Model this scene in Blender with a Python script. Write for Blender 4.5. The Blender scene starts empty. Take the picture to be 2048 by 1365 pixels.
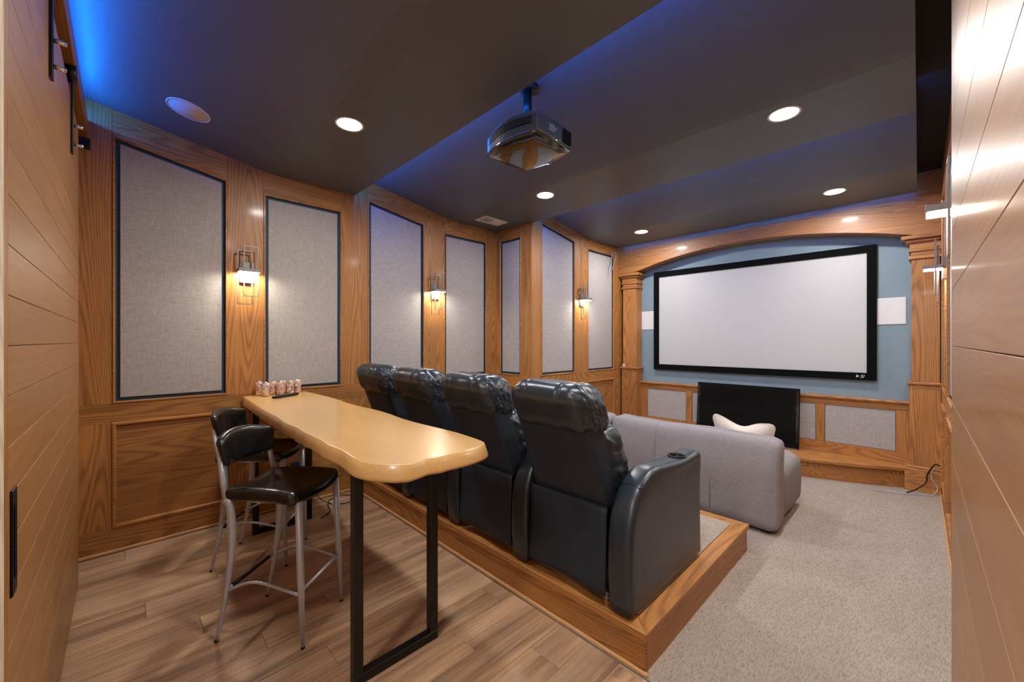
import bpy, bmesh, math, random
from mathutils import Vector, Matrix, noise
random.seed(7)
S = bpy.context.scene
C = S.collection
PI = math.pi

# ------------------------------------------------------------------ camera / world / exposure
cam_d = bpy.data.cameras.new('camera'); cam = bpy.data.objects.new('camera', cam_d); C.objects.link(cam)
cam.location = (0, 0, 1.55); cam.rotation_euler = (PI/2, 0, math.radians(45.7))
cam_d.sensor_width = 36.0; cam_d.lens = 794.0/2048*36; cam_d.clip_start = 0.02; cam_d.clip_end = 60
S.camera = cam
w = bpy.data.worlds.new('world'); S.world = w; w.use_nodes = True
w.node_tree.nodes['Background'].inputs[0].default_value = (0.9, 0.85, 0.8, 1)
w.node_tree.nodes['Background'].inputs[1].default_value = 0.02
S.view_settings.view_transform = 'Standard'; S.view_settings.look = 'None'
S.view_settings.gamma = 1; S.view_settings.use_curve_mapping = False
S.view_settings.exposure = 1.65
DOWN = 150.0      # radiance of the recessed lamps
SCON = 58.0      # radiance of the sconce diffusers
LED = 34.0        # radiance of the blue strips

# ------------------------------------------------------------------ materials
MATS = {}
class NT:
    def __init__(s, name):
        m = bpy.data.materials.new(name); m.use_nodes = True
        s.m = m; s.t = m.node_tree; s.n = s.t.nodes; s.l = s.t.links
        s.b = s.n['Principled BSDF']; MATS[name] = m
    def new(s, typ, **kw):
        nd = s.n.new(typ)
        for k, v in kw.items(): setattr(nd, k, v)
        return nd
    def link(s, a, b): s.l.new(a, b)
    def math(s, op, a, b=None, clamp=False):
        nd = s.n.new('ShaderNodeMath'); nd.operation = op; nd.use_clamp = clamp
        for i, v in enumerate((a, b)):
            if v is None: continue
            if isinstance(v, (int, float)): nd.inputs[i].default_value = v
            else: s.link(v, nd.inputs[i])
        return nd.outputs[0]
    def mix(s, fac, a, b):
        nd = s.n.new('ShaderNodeMix'); nd.data_type = 'RGBA'
        if isinstance(fac, (int, float)): nd.inputs[0].default_value = fac
        else: s.link(fac, nd.inputs[0])
        for i, v in ((6, a), (7, b)):
            if isinstance(v, tuple): nd.inputs[i].default_value = (*v, 1)
            else: s.link(v, nd.inputs[i])
        return nd.outputs[2]
    def coords(s, scale, rand=True):
        tc = s.n.new('ShaderNodeTexCoord'); v = tc.outputs['Object']
        if rand:
            oi = s.n.new('ShaderNodeObjectInfo')
            r = s.math('MULTIPLY', oi.outputs['Random'], 53.0)
            a = s.n.new('ShaderNodeVectorMath'); a.operation = 'ADD'
            s.link(v, a.inputs[0]); s.link(r, a.inputs[1]); v = a.outputs[0]
        mp = s.n.new('ShaderNodeMapping'); mp.inputs['Scale'].default_value = scale
        s.link(v, mp.inputs['Vector']); return mp.outputs[0]
    def noise(s, vec, scale, detail=2, rough=.5, dist=0):
        nd = s.n.new('ShaderNodeTexNoise'); nd.inputs['Scale'].default_value = scale
        nd.inputs['Detail'].default_value = detail; nd.inputs['Roughness'].default_value = rough
        nd.inputs['Distortion'].default_value = dist
        s.link(vec, nd.inputs['Vector']); return nd.outputs[0]
    def ramp(s, v, a, b):
        nd = s.n.new('ShaderNodeMapRange'); nd.inputs[1].default_value = a; nd.inputs[2].default_value = b
        s.link(v, nd.inputs[0]); return nd.outputs[0]
    def bump(s, h, strength=.2, dist=.002):
        nd = s.n.new('ShaderNodeBump'); nd.inputs['Strength'].default_value = strength
        nd.inputs['Distance'].default_value = dist; s.link(h, nd.inputs['Height'])
        s.link(nd.outputs[0], s.b.inputs['Normal'])
    def set(s, col=None, rough=None, metal=None, spec=None, coat=None, emit=None, es=None):
        b = s.b.inputs
        if col is not None:
            if isinstance(col, tuple): b['Base Color'].default_value = (*col, 1)
            else: s.link(col, b['Base Color'])
        if rough is not None: b['Roughness'].default_value = rough
        if metal is not None: b['Metallic'].default_value = metal
        if spec is not None: b['Specular IOR Level'].default_value = spec
        if coat is not None: b['Coat Weight'].default_value = coat; b['Coat Roughness'].default_value = .12
        if emit is not None: b['Emission Color'].default_value = (*emit, 1); b['Emission Strength'].default_value = es
        return s.m

def plain(name, col, rough=.5, metal=0, spec=.5, coat=None, var=.06, scale=8):
    t = NT(name); v = t.coords((1, 1, 1)); n = t.noise(v, scale, 3)
    c = t.mix(t.ramp(n, .3, .7), tuple(x*(1-var) for x in col), tuple(min(1, x*(1+var)) for x in col))
    return t.set(c, rough, metal, spec, coat)

def stretch(axis, along, across):
    return tuple(along if 'xyz'[i] == axis else across for i in range(3))

def oak(name, axis, light, dark, rough=.47, K=250, coat=.08, grain=.52, tone=.22, lscale=2.3):
    t = NT(name)
    v = t.coords(stretch(axis, .085, 1.0))
    A = t.noise(v, lscale*1.6, 1.5, .35, .15)
    s_ = t.math('SINE', t.math('MULTIPLY', A, K))
    line = t.math('POWER', t.math('MULTIPLY', t.math('ADD', s_, 1.0), .5), 2.0)
    v2 = t.coords(stretch(axis, .03, 1.0))
    B = t.noise(v2, 130, 3, .6)
    pore = t.ramp(B, .42, .66)
    Cn = t.noise(t.coords(stretch(axis, .25, 1.0)), 3.0, 2)
    f = t.math('ADD', t.math('MULTIPLY', line, grain), t.math('MULTIPLY', pore, .32), True)
    col = t.mix(f, light, dark)
    oi = t.new('ShaderNodeObjectInfo')
    tn = t.math('ADD', t.math('MULTIPLY', t.ramp(Cn, .3, .7), tone), t.math('MULTIPLY', oi.outputs['Random'], tone*.8))
    tn = t.math('SUBTRACT', 1.0 + tone*.6, tn)
    mv = t.new('ShaderNodeVectorMath'); mv.operation = 'SCALE'; t.link(col, mv.inputs[0]); t.link(tn, mv.inputs['Scale'])
    t.bump(t.math('SUBTRACT', 1.0, f), .12, .001)
    return t.set(mv.outputs[0], rough, coat=coat)

OL, OD = (.48, .203, .050), (.185, .064, .016)
for ax in 'xyz': oak('oak_'+ax, ax, OL, OD)
BL, BD = (.37, .175, .062), (.27, .115, .037)
for ax in 'xyz': oak('door_oak_'+ax, ax, BL, BD, rough=.42, K=150, coat=.12, grain=.3, tone=.14)
for ax in 'xyz': oak('shoe_oak_'+ax, ax, (.62, .34, .14), (.42, .2, .08), grain=.3, tone=.1)
oak('jamb_wood', 'z', (.66, .58, .46), (.42, .35, .27), rough=.6, coat=0)
oak('maple_slab', 'x', (.68, .41, .16), (.53, .285, .095), rough=.30, K=34, coat=.35, grain=.28, tone=.16, lscale=1.1)

def fabric(name, col, scale=1.0, contrast=.3, bump=.35):
    t = NT(name)
    a = t.noise(t.coords((1, 1, .09)), 240*scale, 2); b = t.noise(t.coords((.09, .09, 1)), 240*scale, 2)
    f = t.math('MULTIPLY', t.math('ADD', t.ramp(a, .3, .7), t.ramp(b, .3, .7)), .5)
    big = t.noise(t.coords((1, 1, 1)), 3, 2)
    f2 = t.math('ADD', t.math('MULTIPLY', f, .85), t.math('MULTIPLY', big, .15))
    c = t.mix(f2, tuple(x*(1-contrast) for x in col), tuple(min(1, x*(1+contrast)) for x in col))
    t.bump(f, bump, .0015)
    return t.set(c, .95, spec=.15)
fabric('linen', (.385, .350, .325), .95, .24)
fabric('sofa_fabric', (.27, .245, .245), 1.1, .22)
fabric('pillow_fabric', (.66, .58, .49), 1.2, .08)

t = NT('carpet')
n1 = t.noise(t.coords((1, .13, 1), False), 250, 2, .5); n2 = t.noise(t.coords((1, .45, 1), False), 5, 3, .6); n3 = t.noise(t.coords((1, 1, 1), False), 420, 2)
n4 = t.noise(t.coords((1, .15, 1), False), 130, 2, .5)
c = t.mix(t.math('MULTIPLY', t.ramp(n2, .35, .7), .30), (.43, .352, .292), (.28, .22, .18))
c = t.mix(t.math('MULTIPLY', t.ramp(n1, .50, .62), .62), c, (.22, .155, .118))
c = t.mix(t.math('MULTIPLY', t.ramp(n4, .55, .66), .40), c, (.27, .17, .122))
c = t.mix(t.math('MULTIPLY', t.ramp(n3, .45, .7), .35), c, (.50, .44, .39))
t.bump(t.math('ADD', t.math('MULTIPLY', n3, .6), n1), .7, .008)
t.set(c, 1.0, spec=.05)

t = NT('vinyl_plank')
A = t.noise(t.coords((1, .07, 1)), 9, 3, .55, .3); B = t.noise(t.coords((1, .03, 1)), 60, 3, .6); Cn = t.noise(t.coords((1, .3, 1)), 2.2, 2)
saw = t.noise(t.coords((.25, 1, 1)), 170, 1)
f = t.math('ADD', t.math('MULTIPLY', t.ramp(A, .38, .62), .62), t.math('MULTIPLY', t.ramp(B, .4, .7), .4), True)
c = t.mix(f, (.60, .37, .215), (.175, .098, .056))
c = t.mix(t.math('MULTIPLY', t.ramp(Cn, .45, .75), .5), c, (.52, .36, .23))
c = t.mix(t.math('MULTIPLY', t.ramp(saw, .55, .75), .14), c, (.75, .56, .39))
oi = t.new('ShaderNodeObjectInfo')
mv = t.new('ShaderNodeVectorMath'); mv.operation = 'SCALE'; t.link(c, mv.inputs[0])
t.link(t.math('ADD', t.math('MULTIPLY', oi.outputs['Random'], .12), .94), mv.inputs['Scale'])
t.bump(f, .15, .001)
t.set(mv.outputs[0], .34, spec=.45)

t = NT('leather')
n = t.noise(t.coords((1, 1, 1), False), 320, 2); n2 = t.noise(t.coords((1, 1, .5)), 9, 3, .5, .6)
t.bump(t.math('ADD', t.math('MULTIPLY', n, .12), t.math('MULTIPLY', n2, .35)), .25, .012)
c = t.mix(t.ramp(n2, .3, .7), (.012, .019, .029), (.019, .028, .040))
t.set(c, .31, spec=.6)
t = NT('leather_matte')
n = t.noise(t.coords((1, 1, 1), False), 400, 2); t.bump(n, .12, .001)
n2 = t.noise(t.coords((1, 1, 1)), 4, 2)
t.set(t.mix(n2, (.015, .021, .031), (.022, .029, .040)), .50, spec=.28)
plain('black_vinyl', (.008, .008, .008), .24, spec=.6)
plain('ceiling_paint', (.106, .117, .132), .42, spec=.35, var=.03)
plain('void_paint', (.012, .010, .010), .8)
plain('blue_wall', (.20, .27, .30), .75, var=.03, scale=3)
plain('reveal_blue', (.018, .065, .115), .6)
plain('black_steel', (.006, .006, .006), .38, spec=.4)
plain('black_plastic', (.005, .005, .006), .35, spec=.3)
plain('tv_black', (.004, .004, .004), .3, spec=.15)
plain('screen_glass', (.003, .003, .003), .16, spec=.35)
plain('velvet_black', (.003, .003, .003), .9, spec=.1)
plain('brushed_steel', (.50, .525, .60), .36, .3, var=.03)
plain('chrome', (.8, .78, .76), .15, 1.0)
plain('bronze', (.24, .21, .19), .45, .5)
plain('screen_white', (.50, .49, .465), .9, var=.005)
plain('white_plastic', (.68, .66, .63), .5, var=.02)
plain('grille_pink', (.58, .50, .49), .8, var=.02)
plain('ivory', (.74, .66, .48), .5)
plain('projector_grey', (.045, .05, .055), .35, .3, coat=.3)
plain('gloss_black', (.006, .006, .006), .04, spec=.8, coat=1)
plain('blue_plastic', (.01, .03, .08), .5)
plain('hall_paint', (.7, .66, .6), .8)
plain('label_grey', (.4, .42, .45), .6)
plain('carpet_dark', (.02, .018, .016), 1)

def emitter(name, col, st):
    t = NT(name); t.set((0.8, 0.8, 0.8), .5, emit=col, es=st)
emitter('lamp_glow', (1.0, .98, .96), DOWN)
emitter('sconce_glow', (1.0, .93, .80), SCON)
emitter('led_blue', (.01, .20, 1.0), LED*.9)
emitter('led_blue_front', (.01, .17, 1.0), LED*.24)
emitter('led_blue_back', (.006, .17, 1.0), LED*1.7)

t = NT('can_print')
tc = t.new('ShaderNodeTexCoord'); sep = t.new('ShaderNodeSeparateXYZ'); t.link(tc.outputs['Object'], sep.inputs[0])
nz = t.noise(t.coords((1, 1, 1)), 55, 3)
cr = t.new('ShaderNodeValToRGB'); e = cr.color_ramp.elements
e[0].position = .32; e[0].color = (.10, .22, .32, 1); e[1].position = .60; e[1].color = (.85, .82, .80, 1)
for p_, c_ in ((.40, (.25, .14, .24, 1)), (.45, (.8, .75, .72, 1)), (.50, (.72, .34, .10, 1)), (.54, (.6, .3, .2, 1))):
    q = e.new(p_); q.color = c_
t.link(nz, cr.inputs[0]); t.set(cr.outputs[0], .25, .35)

# ------------------------------------------------------------------ mesh helpers
def finish(name, bm, mat, parent=None, smooth=False):
    bmesh.ops.recalc_face_normals(bm, faces=bm.faces)
    me = bpy.data.meshes.new(name); bm.to_mesh(me); bm.free()
    if smooth:
        for p in me.polygons: p.use_smooth = True
    o = bpy.data.objects.new(name, me); C.objects.link(o)
    if mat: me.materials.append(MATS[mat])
    if parent: o.parent = parent
    return o
def tag(o, label=None, cat=None, group=None, kind=None):
    if label: o['label'] = label
    if cat: o['category'] = cat
    if group: o['group'] = group
    if kind: o['kind'] = kind
    return o
def empty(name, loc=(0, 0, 0), rz=0, label=None, cat=None, group=None, kind=None):
    o = bpy.data.objects.new(name, None); C.objects.link(o); o.location = loc; o.rotation_euler = (0, 0, rz)
    o.empty_display_size = .05
    return tag(o, label, cat, group, kind)
def copy_tree(o, parent=None):
    c = o.copy(); C.objects.link(c); c.parent = parent
    for ch in list(o.children): copy_tree(ch, c)
    return c
def bm_box(bm, x0, x1, y0, y1, z0, z1):
    r = bmesh.ops.create_cube(bm, size=1)
    for v in r['verts']:
        v.co = Vector(((x0+x1)/2+v.co.x*(x1-x0), (y0+y1)/2+v.co.y*(y1-y0), (z0+z1)/2+v.co.z*(z1-z0)))
    return r['verts']
def bevel(bm, off, seg=1, edges=None, angle=None):
    es = edges or [e for e in bm.edges if angle is None or (len(e.link_faces) == 2 and e.calc_face_angle(0) > angle)]
    bmesh.ops.bevel(bm, geom=es, offset=off, segments=seg, affect='EDGES', profile=.5)
def box(name, x0, x1, y0, y1, z0, z1, mat, parent=None, bv=.002, seg=1):
    bm = bmesh.new(); bm_box(bm, min(x0, x1), max(x0, x1), min(y0, y1), max(y0, y1), min(z0, z1), max(z0, z1))
    if bv: bevel(bm, bv, seg)
    return finish(name, bm, mat, parent, smooth=False)
def prism(name, pts, fn, a0, a1, mat, parent=None, bv=0, seg=1, smooth=False):
    """polygon pts (2-D) swept between a0 and a1; fn(p, q, a) gives the world point"""
    bm = bmesh.new()
    A = [bm.verts.new(fn(p[0], p[1], a0)) for p in pts]; B = [bm.verts.new(fn(p[0], p[1], a1)) for p in pts]
    n = len(pts); bm.faces.new(A); bm.faces.new(B[::-1])
    for i in range(n): bm.faces.new((A[i], A[(i+1) % n], B[(i+1) % n], B[i]))
    bmesh.ops.recalc_face_normals(bm, faces=bm.faces)
    if bv: bevel(bm, bv, seg, angle=.5)
    return finish(name, bm, mat, parent, smooth)
def inset(pts, d):
    n = len(pts); out = []
    ar = sum(pts[i][0]*pts[(i+1) % n][1]-pts[(i+1) % n][0]*pts[i][1] for i in range(n))
    s = 1 if ar > 0 else -1
    for i in range(n):
        p0, p1, p2 = Vector(pts[i-1]), Vector(pts[i]), Vector(pts[(i+1) % n])
        d1, d2 = (p1-p0).normalized(), (p2-p1).normalized()
        n1, n2 = Vector((-d1.y, d1.x))*s, Vector((-d2.y, d2.x))*s
        b = (n1+n2); b = b/b.length
        out.append(tuple(p1+b*(d/b.dot(n1))))
    return out
def ring(name, pts, width, fn, a0, a1, mat, parent=None):
    inner = inset(pts, width); n = len(pts); bm = bmesh.new()
    mid0 = inset(pts, width*.25); mid1 = inset(pts, width*.75)
    loops = [[bm.verts.new(fn(p[0], p[1], a)) for p in L] for L, a in ((pts, a0), (pts, a0+(a1-a0)*.6), (mid0, a1), (mid1, a1), (inner, a0+(a1-a0)*.6), (inner, a0))]
    for k in range(5):
        for i in range(n):
            j = (i+1) % n
            bm.faces.new((loops[k][i], loops[k][j], loops[k+1][j], loops[k+1][i]))
    return finish(name, bm, mat, parent)
def tube(bm, pts, rad, seg=10, cap=True):
    pts = [Vector(p) for p in pts]; n = len(pts)
    if not isinstance(rad, (list, tuple)): rad = [rad]*n
    prev = None; rings = []
    for i, p in enumerate(pts):
        t_ = (pts[min(i+1, n-1)]-pts[max(i-1, 0)]).normalized()
        if prev is None:
            u = t_.orthogonal().normalized()
        else:
            u = prev-t_*prev.dot(t_); u.normalize()
        prev = u; v = t_.cross(u)
        rings.append([bm.verts.new(p+(u*math.cos(2*PI*k/seg)+v*math.sin(2*PI*k/seg))*rad[i]) for k in range(seg)])
    for a, b in zip(rings, rings[1:]):
        for k in range(seg): bm.faces.new((a[k], a[(k+1) % seg], b[(k+1) % seg], b[k]))
    if cap: bm.faces.new(rings[0][::-1]); bm.faces.new(rings[-1])
def tube_obj(name, pts, rad, mat, parent=None, seg=10):
    bm = bmesh.new(); tube(bm, pts, rad, seg); return finish(name, bm, mat, parent, True)
def spline(pts, n=8):
    P = [Vector(p) for p in pts]; P = [P[0]*2-P[1]]+P+[P[-1]*2-P[-2]]; out = []
    for i in range(1, len(P)-2):
        for k in range(n):
            t_ = k/n; a, b, c_, d = P[i-1], P[i], P[i+1], P[i+2]
            out.append(.5*((2*b)+(c_-a)*t_+(2*a-5*b+4*c_-d)*t_*t_+(3*b-a-3*c_+d)*t_**3))
    out.append(P[-2]); return out
def lathe(name, prof, mat, parent=None, loc=(0, 0, 0), seg=24, smooth=True):
    bm = bmesh.new(); rings = []
    for r, z in prof:
        rings.append([bm.verts.new((loc[0]+r*math.cos(2*PI*k/seg), loc[1]+r*math.sin(2*PI*k/seg), loc[2]+z)) for k in range(seg)] if r > 1e-6 else [bm.verts.new((loc[0], loc[1], loc[2]+z))])
    for a, b in zip(rings, rings[1:]):
        for k in range(seg):
            q = [a[k % len(a)], a[(k+1) % len(a)], b[(k+1) % len(b)], b[k % len(b)]]
            q = list(dict.fromkeys(q))
            if len(q) > 2: bm.faces.new(q)
    return finish(name, bm, mat, parent, smooth)
def softbox(name, sx, sy, sz, r, n, mat, parent=None, deform=None, rz=None):
    """rounded box centred on the origin, half sizes sx sy sz, edge radius r, bent by deform(v)"""
    bm = bmesh.new(); bmesh.ops.create_cube(bm, size=2)
    bmesh.ops.subdivide_edges(bm, edges=bm.edges[:], cuts=n, use_grid_fill=True)
    rz = rz or r
    for v in bm.verts:
        c = v.co
        p = Vector((c.x*sx, c.y*sy, c.z*sz))
        q = Vector((max(-sx+r, min(sx-r, p.x)), max(-sy+r, min(sy-r, p.y)), max(-sz+r, min(sz-r, p.z))))
        d = p-q
        if d.length > 1e-9: p = q+d.normalized()*r
        v.co = deform(p) if deform else p
    return finish(name, bm, mat, parent, True)
def wr(p, sc=12, amp=.004, st=(1, 1, 1)):
    return noise.noise(Vector((p.x*st[0]*sc, p.y*st[1]*sc, p.z*st[2]*sc)))*amp

# ------------------------------------------------------------------ dimensions
XL, XL2, XR = -4.12, -3.45, .16       # left wall (two planes) and right wall
YB, YRET, YH, YS = -.30, 3.72, 5.88, 6.06
ZF, ZH = 3.07, 3.29                   # soffit underside, true ceiling
CRE = (.94, 2.96, 4.94); EDG = (1.72, 3.75, 5.77)
# ------------------------------------------------------------------ setting: floors
fl = box('floor', XL-.1, XR+.1, YB-2.2, 6.3, -.12, -.012, 'hall_paint', bv=0); tag(fl, kind='structure')
PW, PL_ = .182, 1.22
pl_mesh = None; col_i = 0; x = XL+.02
def plank_mesh(L, wdt):
    bm = bmesh.new(); bm_box(bm, 0, wdt-.0012, 0, L-.0012, -.012, 0); bevel(bm, .0012, 1, [e for e in bm.edges if all(v.co.z > -.001 for v in e.verts)])
    bmesh.ops.recalc_face_normals(bm, faces=bm.faces)
    me = bpy.data.meshes.new('plank'); bm.to_mesh(me); bm.free(); me.materials.append(MATS['vinyl_plank']); return me
cache = {}
k = 0
while x < XR-.01:
    wdt = min(PW, XR-x); y = YB; off = (k*.43) % 1.0
    first = PL_*(.25+.75*((k*.618) % 1)); L = first
    while y < 1.70:
        L = min(L, 1.705-y); key = (round(L, 3), round(wdt, 3))
        if key not in cache: cache[key] = plank_mesh(L, wdt)
        o = bpy.data.objects.new('plank', cache[key]); C.objects.link(o); o.location = (x, y, 0); o.parent = fl
        y += L; L = PL_
    x += wdt; k += 1
box('threshold_plank', XL, XR, YB-2.2, YB-.001, -.012, 0, 'vinyl_plank', fl, bv=0)
bm = bmesh.new()
bmesh.ops.create_grid(bm, x_segments=160, y_segments=200, size=1)
for v in bm.verts:
    X = XL+(v.co.x+1)/2*(XR-XL); Y = 1.705+(v.co.y+1)/2*(6.2-1.705)
    v.co = (X, Y, .004+noise.noise(Vector((X*7, Y*4, 0)))*.0025)
car = finish('floor_carpet', bm, 'carpet', None, True); tag(car, 'beige and brown streaked wall to wall carpet beside the riser', 'carpet', kind='structure')

# ------------------------------------------------------------------ setting: panelled walls
def wallframe(origin, u, wn):
    o = Vector(origin); u = Vector(u); wn = Vector(wn)
    def fn(a, b, c): return o+u*a+Vector((0, 0, b))+wn*c
    return fn
def ztop_at(Y):
    for c_, e_ in zip(CRE, EDG):
        if Y <= e_+1e-6: return ZF+max(0, c_-Y)*.18
    return ZF
def panel_wall(parent, fn, ua, ub, panels, tops, gu, fabric_top=None, depth=.03):
    """oak frame wall in (u, z): bottom rail, lower stiles + panels, middle rail, upper stiles, top rails, fabric"""
    oku = 'oak_'+gu
    R = lambda a, b, c_, d: [(a, c_), (b, c_), (b, d), (a, d)]
    prism('bottom_rail', R(ua, ub, .0, .18), fn, -depth, 0, oku, parent, .0015)
    prism('middle_rail', R(ua, ub, .95, 1.09), fn, -depth, 0, oku, parent, .0015)
    prism('shoe_moulding', R(ua, ub, 0, .022), fn, 0, .014, 'shoe_'+oku, parent, .004)
    st = [ua]+[q for p in panels for q in p]+[ub]
    for i in range(0, len(st), 2):
        if st[i+1]-st[i] < .01: continue
        prism('lower_stile', R(st[i], st[i+1], .1805, .9495), fn, -depth, 0, 'oak_z', parent, .0015)
        prism('upper_stile', R(st[i], st[i+1], 1.0905, ZH), fn, -depth, 0, 'oak_z', parent, .0015)
    for (a, b), (t0, t1) in zip(panels, tops):
        prism('top_rail', [(a+.0005, t0), (b-.0005, t1), (b-.0005, ZH), (a+.0005, ZH)], fn, -depth, 0, oku, parent, .0015)
        opening = [(a, 1.0905), (b, 1.0905), (b, t1), (a, t0)]
        ring('moulding', opening, .016, fn, -.01, .008, oku, parent)
        prism('fabric_panel', inset(opening, .040), fn, -depth+.002, -.010, 'linen', parent, .004)
        low = R(a, b, .1805, .9495)
        ring('moulding', inset(low, -.004), .026, fn, -.02, .012, 'shoe_'+oku if False else oku, parent)
        prism('wood_panel', inset(low, .004), fn, -depth, -.018, oku, parent)

wl = box('wall_left', XL-.10, XL-.03, YB, YRET+.02, 0, ZH, 'reveal_blue', bv=0); tag(wl, kind='structure')
pn = [(-.065, .63), (.895, 1.59), (1.865, 2.56), (2.84, 3.535)]
tp = [(3.06, 2.925), (2.88, 2.88), (3.065, 2.945), (2.90, 2.90)]
panel_wall(wl, wallframe((XL, 0, 0), (0, 1, 0), (1, 0, 0)), YB, YRET, pn, tp, 'y')
wr_ = box('wall_return', XL-.03, XL2-.03, YRET+.03, YRET+.10, 0, ZH, 'reveal_blue', bv=0); tag(wr_, kind='structure')
panel_wall(wr_, wallframe((0, YRET, 0), (1, 0, 0), (0, -1, 0)), XL, XL2, [(-4.055, -3.64)], [(2.93, 2.93)], 'x')
wl2 = box('wall_alcove', XL2-.10, XL2-.03, YRET+.10, YS+.1, 0, ZH, 'reveal_blue', bv=0); tag(wl2, kind='structure')
panel_wall(wl2, wallframe((XL2, 0, 0), (0, 1, 0), (1, 0, 0)), YRET+.0305, YS-.012, [(3.90, 4.63), (4.94, 5.67)], [(3.115, 2.985), (2.935, 2.935)], 'y')
wrr = box('wall_right', XR+.03, XR+.10, YB, YS+.1, 0, ZH, 'reveal_blue', bv=0); tag(wrr, kind='structure')
panel_wall(wrr, wallframe((XR, 0, 0), (0, 1, 0), (-1, 0, 0)), YB, YH, [(-.065, .63), (.895, 1.59), (1.865, 2.56), (2.84, 3.55), (3.90, 4.63), (4.94, 5.67)],
           [(2.93, 2.93)]*6, 'y')

# front: painted wall, wainscot, header with arch, columns
wf = box('wall_front', XL2-.1, XR+.1, YS, YS+.1, 0, ZH, 'blue_wall', bv=0); tag(wf, kind='structure')
FX0, FX1, XM = -3.16, -.06, -1.61
fnf = wallframe((0, YS, 0), (1, 0, 0), (0, -1, 0))
R = lambda a, b, c_, d: [(a, c_), (b, c_), (b, d), (a, d)]
prism('wainscot_backing', R(FX0, FX1, .2, .88), fnf, 0, .02, 'reveal_blue', wf)
prism('wainscot_rail', R(FX0, FX1, .22, .345), fnf, .02, .055, 'oak_x', wf, .0015)
prism('wainscot_rail', R(FX0, FX1, .795, .875), fnf, .02, .055, 'oak_x', wf, .0015)
fp = [(-3.045, -2.43), (-2.345, -1.655), (-1.565, -.875), (-.79, -.175)]
st = [FX0]+[q for p in fp for q in p]+[FX1]
for i in range(0, len(st), 2): prism('wainscot_stile', R(st[i], st[i+1], .3455, .7945), fnf, .02, .055, 'oak_z', wf, .0015)
for a, b in fp: prism('fabric_panel', R(a+.003, b-.003, .3485, .7915), fnf, .02, .046, 'linen', wf, .003)
prism('ledge', R(FX0, FX1, .875, .90), fnf, 0, .085, 'oak_x', wf, .006, 2)
prism('ledge_moulding', R(FX0, FX1, .86, .8745), fnf, .055, .068, 'oak_x', wf, .003)
# header
HB0, HB1, SP, CR_ = 2.64, 2.86, 0, 0
hw = (FX1-FX0)/2+.03
def arc(z0, rise, half, n=28):
    Rr = (half*half+rise*rise)/(2*rise); a = math.asin(half/Rr)
    return [(XM+Rr*math.sin(-a+2*a*i/n), z0+rise-Rr+Rr*math.cos(-a+2*a*i/n)) for i in range(n+1)]
A = arc(2.64, .225, hw)
fnh = wallframe((0, YH, 0), (1, 0, 0), (0, -1, 0))
prism('header_board', [(XL2, 2.66)]+[(XL2+.001, 2.66)]+[(p, q+.03) for p, q in A]+[(XR-.001, 2.66), (XR, 2.66), (XR, ZH), (XL2, ZH)], fnh, -.10, 0, 'oak_x', wf, 0)
B = arc(2.82, .22, hw+.27)
A2 = [(XM-hw-.27, 2.64)]+A+[(XM+hw+.27, 2.64)]
A2 = [(max(XL2, min(XR, p)), q) for p, q in A2]; B2 = [(max(XL2, min(XR, p)), q) for p, q in B]
prism('arch_trim', A2+B2[::-1], fnh, -.12, .055, 'oak_x', wf, .004)
fnc = fnh
def column(x0, x1, label):
    c = empty('column', ((x0+x1)/2, YH, 0), 0, label, 'column')
    cx, cy = (x0+x1)/2, YH
    y1 = YS-cy-.003
    def cb(n, ox, z0, z1, m='oak_z', bv=.003, seg=1):
        a = max(x0-ox, XL2+.002)-cx; b = min(x1+ox, XR-.002)-cx
        return box(n, a, b, -.01-ox, y1, z0, z1, m, c, bv, seg)
    cb('plinth', .05, .002, .235, 'oak_x'); cb('plinth_cap', .032, .235, .262, 'oak_x', .01, 2)
    cb('lower_shaft', .015, .262, 1.10); cb('band', .035, 1.10, 1.128, 'oak_x', .006, 2)
    cb('upper_shaft', 0, 1.128, 2.40)
    cb('neck_band', .018, 2.40, 2.43, 'oak_x'); cb('neck', .004, 2.43, 2.475, 'oak_x'); cb('neck_band', .018, 2.475, 2.505, 'oak_x'); cb('frieze', .012, 2.505, 2.57, 'oak_x')
    cb('capital', .045, 2.57, 2.60, 'oak_x', .012, 2); cb('capital', .075, 2.60, 2.638, 'oak_x', .006, 2)
    return c
column(-3.40, -3.165, 'oak column carrying the arch next to the alcove fabric wall')
column(-.055, .15, 'oak column carrying the arch next to the wall with the sliding door')

# stage: curved front step
def stage_y(X, bulge=.44, y0=5.90):
    h = 1.53; return y0-bulge*max(0, 1-((X-XM)/h)**2)
xs = [FX0+(FX1-FX0)*i/32 for i in range(33)]
stg = empty('floor_stage', (XM, 6, 0)); tag(stg, 'low curved oak stage step under the projection screen', 'stage', kind='structure')
def zfn(p, q, a): return Vector((p-XM, q-6, a))
prism('riser', [(X, stage_y(X)) for X in xs]+[(FX1, YS), (FX0, YS)], zfn, .002, .185, 'oak_x', stg)
prism('tread', [(X, stage_y(X, .45, 5.865)) for X in xs]+[(FX1, YS-.021), (FX0, YS-.021)], zfn, .185, .22, 'oak_x', stg, .003)

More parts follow.
